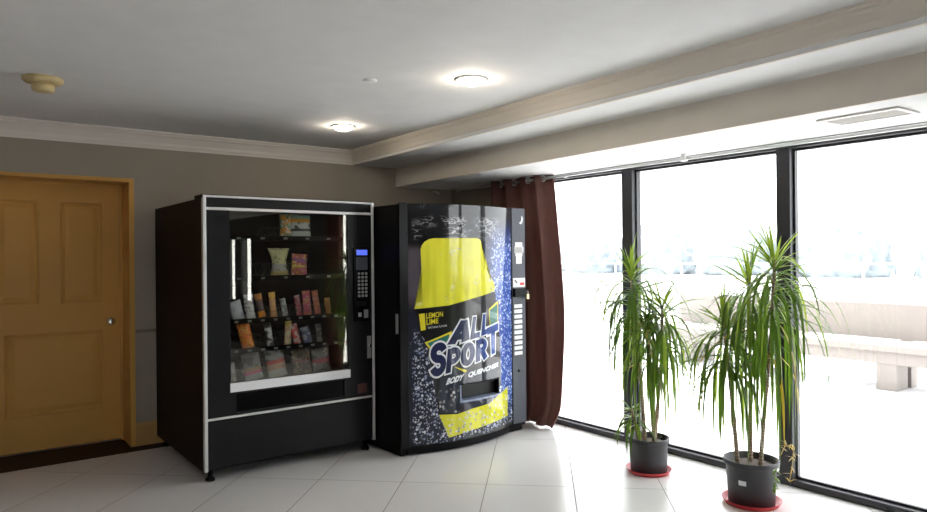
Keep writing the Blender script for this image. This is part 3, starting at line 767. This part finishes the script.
# delivery slot
sl = MB()
sl.box(SX0, SX1, -.02, -.010, SZ0-.0, SZ1, 'cavity')
e_ = sl.build('slot_back', front)
rim = MB()
def edge(u0, z0, u1, z1, wu, wz, m):
    n_ = 14
    for i in range(n_):
        a, b = i/n_, (i+1)/n_
        ua, ub = u0+(u1-u0)*a, u0+(u1-u0)*b
        rim.loft([[S(ua, z0-wz, .006), S(ua, z0+wz, .006), S(ua, z0+wz, -.07), S(ua, z0-wz, -.07)], [S(ub, z0-wz, .006), S(ub, z0+wz, .006), S(ub, z0+wz, -.07), S(ub, z0-wz, -.07)]], m, smooth=False)
M['slotrim'] = flat('slot_rim', (.22, .26, .38), .35)
edge(SX0-.008, SZ0, SX1+.006, SZ0, 0, .007, 'slotrim'); edge(SX0-.008, SZ1, SX1+.006, SZ1, 0, .004, 'blackgloss')
for u in (SX0, SX1):
    rim.loft([[S(u-.006, z_, .005), S(u+.006, z_, .005), S(u+.006, z_, -.07), S(u-.006, z_, -.07)] for z_ in (SZ0, SZ1)], 'slotrim' if u == SX0 else 'blackgloss', smooth=False)
rim.build('slot_rim', front)
# coin panel
cp = MB(); cp.box(1.058, DW, -.004, .0118, .07, DHt, 'greypanel', .003); coin = cp.build('coin_panel', drink)
MB().box(1.0475, 1.0575, 0, .0118, .07, DHt, 'blackgloss').build('panel_gap', drink)
for i in range(10):
    z = .985-i*.0415
    MB().box(1.073, 1.158, -.010, -.0035, z, z+.029, 'sticker', .003).build('selection_button', coin)
s = MB(); s.box(1.092, 1.168, -.0055, -.0035, 1.395, 1.505, 'sticker').box(1.084, 1.180, -.0055, -.0035, 1.42, 1.47, 'sticker').box(1.10, 1.16, -.0055, -.0035, 1.335, 1.395, 'sticker'); s.build('notice_sticker', coin)
m = MB(); n_ = 10   # small crescent mark near the top
out_ = [(1.150+.026*math.cos(a), 1.690+.040*math.sin(a)) for a in [(-100+i*14)*PI/180 for i in range(n_)]]
inn = [(1.140+.022*math.cos(a), 1.700+.036*math.sin(a)) for a in [(-100+i*14)*PI/180 for i in range(n_)]]
m.loft([[Vector((u, -.0055, z)) for u, z in out_], [Vector((u, -.0055, z)) for u, z in inn]], 'sticker', False, False, False); m.build('crescent_mark', coin)
c_ = MB(); c_.box(1.062, 1.192, -.009, -.0035, 1.148, 1.222, 'sticker', .003); c_ = c_.build('bill_plate', coin)
MB().box(1.135, 1.180, -.011, -.0085, 1.165, 1.185, 'red').build('bill_mark', c_)
MB().prism([(1.075, -.010, 1.205), (1.085, -.010, 1.208), (1.108, -.010, 1.185), (1.100, -.010, 1.180)], (0, 0, 0), (0, .0015, 0), 'black').build('coin_slot', c_)
MB().box(1.062, 1.192, -.030, -.0035, 1.072, 1.140, 'blackgloss', .006).build('bill_acceptor', coin)
pl_ = MB(); pl_.box(1.186, 1.212, -.036, -.020, 1.052, 1.092, 'brass', .003)
pl_.tube([(1.192, -.028, 1.092), (1.192, -.028, 1.112), (1.199, -.028, 1.120), (1.206, -.028, 1.112), (1.206, -.028, 1.092)], .003, 'steel', 8)
pl_.build('padlock', coin)
MB().lathe([(.011, -.0035), (.011, -.008), (.002, -.009)], (1.118, 0, .485), 'black', 16, 'Y').build('key_lock', coin)
h = MB(); h.box(-.006, .0, .02, .05, .86, 1.0, 'steel', .002); h.build('hinge_plate', drink)

# ------------------------------------------------------------------ plants
def leaf(mb, p, d, length, width, droop, mat, twist=0, xmax=3.985, zmin=.05, seg=9):
    d = d.normalized(); st = length/seg; L_, R_, C_ = [], [], []
    side0 = d.cross(Vector((0, 0, 1)))
    if side0.length < .05: side0 = Vector((1, 0, 0))
    side0 = (Matrix.Rotation(twist, 3, d) @ side0).normalized()
    p = p.copy()
    for i in range(seg+1):
        f_ = i/seg
        wd = width*(.45+.55*min(1, f_*4))*(1-f_**2.6)+.0004
        sd = (side0 - d*side0.dot(d)).normalized(); nn = d.cross(sd).normalized()
        L_.append(p+sd*wd/2); R_.append(p-sd*wd/2); C_.append(p-nn*wd*.14)
        dr = droop*(.75+.8*min(1, f_*1.6))
        d = (d+Vector((0, 0, -dr*st*7))).normalized()
        p = p+d*st
        if p.x > xmax: p.x = xmax
        if p.z < zmin: break
    vs = []; fs = []; n_ = len(L_)
    for a, c_, b in zip(L_, C_, R_): vs += [a, c_, b]
    for i in range(n_-1):
        k = i*3; fs += [(k, k+1, k+4, k+3), (k+1, k+2, k+5, k+4)]
    mb._faces(vs, fs, mat, True)

def dracaena(name, label, loc, pot, canes, seed, sticker=False):
    rnd = random.Random(seed)
    root = thing(name, label, 'potted plant', loc)
    rb, rt, ph = pot
    MB().lathe([(.004, .0), (rb, .0), (rb+.003, .004), (rt-.012, ph-.035), (rt-.008, ph-.032), (rt, ph-.030), (rt+.002, ph), (rt-.004, ph+.001), (rt-.009, ph-.03), (rt-.018, ph-.04), (.004, ph-.045)], (0, 0, 0), 'pot', 40).build('pot', root)
    so = MB(); so.lathe([(rt-.019, ph-.043), (rt-.03, ph-.034), (rt*.5, ph-.026), (.004, ph-.022)], (0, 0, 0), 'soil', 32); so.build('soil', root)
    for (bx, by), pts, ln, nl, up in canes:
        path = [Vector((bx, by, ph-.04))]+[Vector(q) for q in pts]
        # resample the cane smoothly
        fine = []
        for i in range(len(path)-1):
            for k in range(6): fine.append(path[i].lerp(path[i+1], k/6))
        fine.append(path[-1])
        sm = [fine[0]]+[(fine[i-1]+fine[i]*2+fine[i+1])/4 for i in range(1, len(fine)-1)]+[fine[-1]]
        cane = MB().tube(sm, .0125, 'cane', 10, .008).build('cane', root)
        top = path[-1]; ax = (path[-1]-path[-2]).normalized()
        fol = MB()
        zone = ln*.50
        for i in range(nl):
            f_ = (i+.5)/nl                 # 0 = tip, 1 = lowest
            p = top - ax*zone*f_**1.1
            az = i*2.399+rnd.uniform(-.4, .4)
            young = f_ < .24
            elev = math.radians(rnd.uniform(0, 88) if young else 62-62*f_**.8+rnd.uniform(-14, 14))
            dd = Vector((math.cos(az)*math.cos(elev), math.sin(az)*math.cos(elev), math.sin(elev)))
            le = ln*(rnd.uniform(.28, .50) if young else rnd.uniform(.75, 1.2))
            if young: dr = rnd.uniform(.1, .6)
            elif rnd.random() < .15: dr = rnd.uniform(.15, .5); le *= .62
            elif rnd.random() < .35: dr = rnd.uniform(.55, 1.0); le *= .85
            else: dr = rnd.uniform(1.0, 2.0)*(.8+.6*f_)
            mt = 'leaf'
            q_ = rnd.random()
            if q_ < .26 - .2*f_: mt = 'leaflime'
            elif q_ < .12 and f_ > .6: mt = 'leafy'
            elif q_ < .14 and f_ > .7: mt = 'leafdry'
            if young and rnd.random() < .65: mt = 'leaflime'
            leaf(fol, p+dd*.006, dd, le, rnd.uniform(.014, .021), dr*up, mt, rnd.uniform(-.5, .5), 3.985-loc[0], .05, 12)
        fol.build('foliage', cane, fix=False)
    return root

p1 = (3.588, 2.826, .004)
pl1 = dracaena('potted_dracaena', 'long leaved potted dracaena in a plain dark pot, the smaller plant nearer the drink machine', p1, (.112, .130, .222),
   [((-.01, .02), [(-.01, .04, .5), (-.02, .09, .95), (-.03, .105, 1.28)], .62, 110, 1.0),
    ((.02, -.03), [(.03, -.06, .5), (.02, -.10, .85), (.0, -.115, 1.07)], .54, 96, 1.0),
    ((-.05, .04), [(-.06, .05, .28), (-.07, .08, .40)], .24, 26, 1.3),
    ((-.02, -.06), [(-.04, -.06, .5), (-.06, -.045, .92)], .48, 66, 1.0)], 11)
p2 = (3.585, 2.118, .004)
pl2 = dracaena('potted_dracaena', 'taller potted dracaena with three crowns, in a dark pot with a white sticker', p2, (.119, .146, .245),
   [((-.05, .05), [(-.06, .07, .5), (-.06, .10, .8), (-.06, .125, 1.00)], .56, 92, 1.0),
    ((.03, .02), [(.04, .025, .5), (.05, .03, .9), (.05, .03, 1.25)], .60, 76, 1.0),
    ((-.01, -.06), [(0, -.08, .5), (.0, -.125, .95), (-.01, -.155, 1.36)], .70, 112, 1.0)], 23)
# sticker, yellow hanging leaf and a trailing weed on the second pot
ang = math.radians(190); st = MB(); rr = .1445
st.loft([[Vector((rr*math.cos(ang+a_)*(1+.00), rr*math.sin(ang+a_), z_)) for a_ in (-.16, -.08, 0, .08, .16)] for z_ in (.122, .148)], 'sticker', False, False, True)
stk = st.build('pot_sticker', pl2, fix=False)
for v_ in stk.data.vertices:
    k = (.119+.003+(.146-.012-.122)*(v_.co.z-.004)/(.245-.035-.004)+.0012)/math.hypot(v_.co.x, v_.co.y)
    v_.co.x *= k; v_.co.y *= k
vn = MB(); pts = []
rnd = random.Random(4)
for i in range(14):
    f_ = i/13; pts.append((.03+.10*min(1, f_*1.6), -.125-.05*math.sin(f_*2.6), .235+.30*f_*(1-f_)*1.7-.12*f_**2+.012*math.sin(i*2.1)))
vn.tube(pts, .0025, 'leafdry', 6)
for p in pts[3:]:
    for q in range(3):
        dd = Vector((rnd.uniform(-1, 1), rnd.uniform(-1, 1), rnd.uniform(-.5, .8)))
        leaf(vn, Vector(p), dd, rnd.uniform(.02, .05), .007, .6, 'leafdry' if rnd.random() < .6 else 'leafy', 0, 3.98-p2[0], .02, 4)
vn.build('dried_sprig', pl2, fix=False)
vn = MB(); pts = [(-.03, -.145, .215), (-.06, -.172, .235), (-.075, -.182, .20), (-.07, -.172, .165), (-.062, -.164, .13)]
vn.tube(pts, .002, 'vine', 6)
for p in pts[1:]:
    for q in range(5):
        dd = Vector((rnd.uniform(-1, 1), rnd.uniform(-1, -.1), rnd.uniform(-.9, .4)))
        leaf(vn, Vector(p), dd, rnd.uniform(.03, .05), .012, .5, 'vine', 0, 3.98-p2[0], .02, 4)
vn.build('trailing_vine', pl2, fix=False)
hy = MB()
leaf(hy, Vector((.0, -.10, .86)), Vector((.2, -.5, .1)), .62, .020, 1.6, 'leafy', 0, .37, .12)
leaf(hy, Vector((.0, -.10, .84)), Vector((-.3, -.5, .1)), .55, .018, 1.6, 'leafy', 0, .37, .12)
hy.build('yellowed_leaves', pl2, fix=False)

def saucer(loc, r, label):
    o = MB().lathe([(.004, .001), (r-.022, .001), (r-.016, .003), (r, .026), (r+.003, .027), (r+.001, .023), (r-.014, 0), (.004, 0)][::-1], (0, 0, 0), 'saucer', 44).build('plant_saucer')
    o.location = loc; tag(o, label, 'saucer', 'red plant saucers'); return o
saucer((3.588, 2.826, .0005), .140, 'shallow red saucer under the smaller plant near the drink machine')
saucer((3.585, 2.118, .0005), .155, 'shallow red saucer under the taller plant with the stickered pot')
# pots stand in their saucers
# ------------------------------------------------------------------ outdoors
struct(MB().box(XW+.12, 70, -25, 70, -.20, -.02, 'patio').build('patio_ground'))
bn = thing('bench', 'long pale slab bench with a low back standing on the patio outside', 'bench', (7.95, 3.6, -.02), math.radians(-2))
MB().box(-.28, .30, -4.2, 2.4, .40, .47, 'bench', .01).build('seat', bn)
MB().box(-.24, -.18, -4.2, 2.4, .27, .40, 'bench', .004).build('apron', bn)
MB().box(.30, .37, -.74, 2.4, .4705, .86, 'bench', .006).build('backrest', bn)
for y in (-3.6, -.56, 1.9):
    MB().box(-.23, .02, y-.10, y+.10, 0, .40, 'bench', .004).build('leg', bn)
    MB().box(.10, .26, y-.10, y+.10, 0, .40, 'bench', .004).build('leg', bn)
for y in (-.5, .9, 2.2):
    MB().box(.3705, .43, y-.05, y+.05, 0, .80, 'bench', .003).build('back_post', bn)
o = MB().box(0, .25, -25, 30, 0, .72, 'parapet', .01).build('low_wall'); o.location = (15, 3, -.02)
tag(o, 'long low pale wall at the far edge of the patio', 'low wall')
rp = thing('railing', 'thin pale railing standing along the low wall far outside', 'railing', (15.12, 3, .70))
MB().box(-.02, .02, -22, 26, .46, .50, 'trunk').build('top_rail', rp)
for k in range(13):
    y = -12+k*2.2
    MB().box(-.02, .02, y-.02, y+.02, 0, .46, 'trunk').build('post', rp)
tl = [(45, 13, 3.6, 2.9), (44, 19.9, 4.2, 2.9), (45, 26.8, 3.7, 2.9), (44, 33.7, 4.2, 2.9), (45, 40.6, 3.8, 2.9), (44, 47.5, 4.3, 2.9)]
tnames = ['hazy distant tree at the right edge of the right window pane', 'hazy distant tree seen in the left half of the right window pane',
          'hazy distant tree seen through the middle pane, just left of the right mullion', 'hazy distant tree seen through the middle pane, just right of the left mullion',
          'hazy distant tree seen through the left pane, left of the left mullion', 'hazy distant tree half hidden behind the brown curtain, leftmost of the far row']
for k, (x, y, h_, r) in enumerate(tl):
    rnd = random.Random(50+k)
    e = thing('distant_tree', tnames[k], 'tree', (x, y, -.02), 0, 'row of distant trees')
    MB().tube([(0, 0, 0), (.05, .05, h_*.2), (0, 0, h_*.5)], .16, 'trunk', 8, .08).build('trunk', e)
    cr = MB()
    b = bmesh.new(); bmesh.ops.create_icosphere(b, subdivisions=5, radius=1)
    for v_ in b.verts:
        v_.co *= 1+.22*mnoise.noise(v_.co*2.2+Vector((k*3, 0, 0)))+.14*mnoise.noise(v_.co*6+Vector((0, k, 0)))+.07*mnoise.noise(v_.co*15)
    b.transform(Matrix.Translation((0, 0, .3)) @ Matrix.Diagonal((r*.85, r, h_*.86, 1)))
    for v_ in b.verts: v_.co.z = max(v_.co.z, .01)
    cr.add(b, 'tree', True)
    cr.build('crown', e)

# ------------------------------------------------------------------ light
wd = bpy.data.worlds.new('overcast_sky'); SC.world = wd; wd.use_nodes = True
bg = wd.node_tree.nodes['Background']; bg.inputs[0].default_value = (.97, .985, 1, 1); bg.inputs[1].default_value = 5.0
sd = bpy.data.lights.new('sun', 'SUN'); sd.energy = 20; sd.angle = .01; sd.color = (1, .97, .93)
so = bpy.data.objects.new('sun', sd); COL.objects.link(so)
so.rotation_euler = Vector((.36, .10, 1)).to_track_quat('Z', 'Y').to_euler(); so.location = (12, 4, 20)
struct(MB().box(XW+.12, XW+1.05, Y0, YB+.5, 2.15, 2.35, 'ceil').build('sun_block_overhang'))  # unseen overhang, added so the sun hits the patio but never enters
struct(MB().box(X0-.5, XW+1.05, Y0-.8, YB+.6, 2.63, 2.75, 'ceil').build('roof'))

# ------------------------------------------------------------------ camera
cam = bpy.data.cameras.new('camera'); co = bpy.data.objects.new('camera', cam); COL.objects.link(co)
cam.sensor_fit = 'HORIZONTAL'; cam.sensor_width = 36; cam.lens = 36*685/927
yaw, pitch, roll = math.radians(36.8), math.atan2(1.3, 685), math.radians(.53)
fw = Vector((math.sin(yaw), math.cos(yaw), 0)); rt = Vector((math.cos(yaw), -math.sin(yaw), 0)); up = Vector((0, 0, 1))
f_ = fw*math.cos(pitch)+up*math.sin(pitch); u_ = up*math.cos(pitch)-fw*math.sin(pitch)
R_ = rt*math.cos(roll)-u_*math.sin(roll); U_ = u_*math.cos(roll)+rt*math.sin(roll)
mw = Matrix((R_, U_, -f_)).transposed().to_4x4(); mw.translation = Vector((0, 0, 1.39))
co.matrix_world = mw; cam.clip_start = .02; cam.clip_end = 300
SC.camera = co
SC.view_settings.view_transform = 'Standard'; SC.view_settings.look = 'None'
SC.view_settings.gamma = 1; SC.view_settings.exposure = .36; SC.view_settings.use_curve_mapping = False
SC.cycles.max_bounces = 12; SC.cycles.diffuse_bounces = 6; SC.cycles.glossy_bounces = 5; SC.cycles.transparent_max_bounces = 16
SC.cycles.sample_clamp_indirect = 8
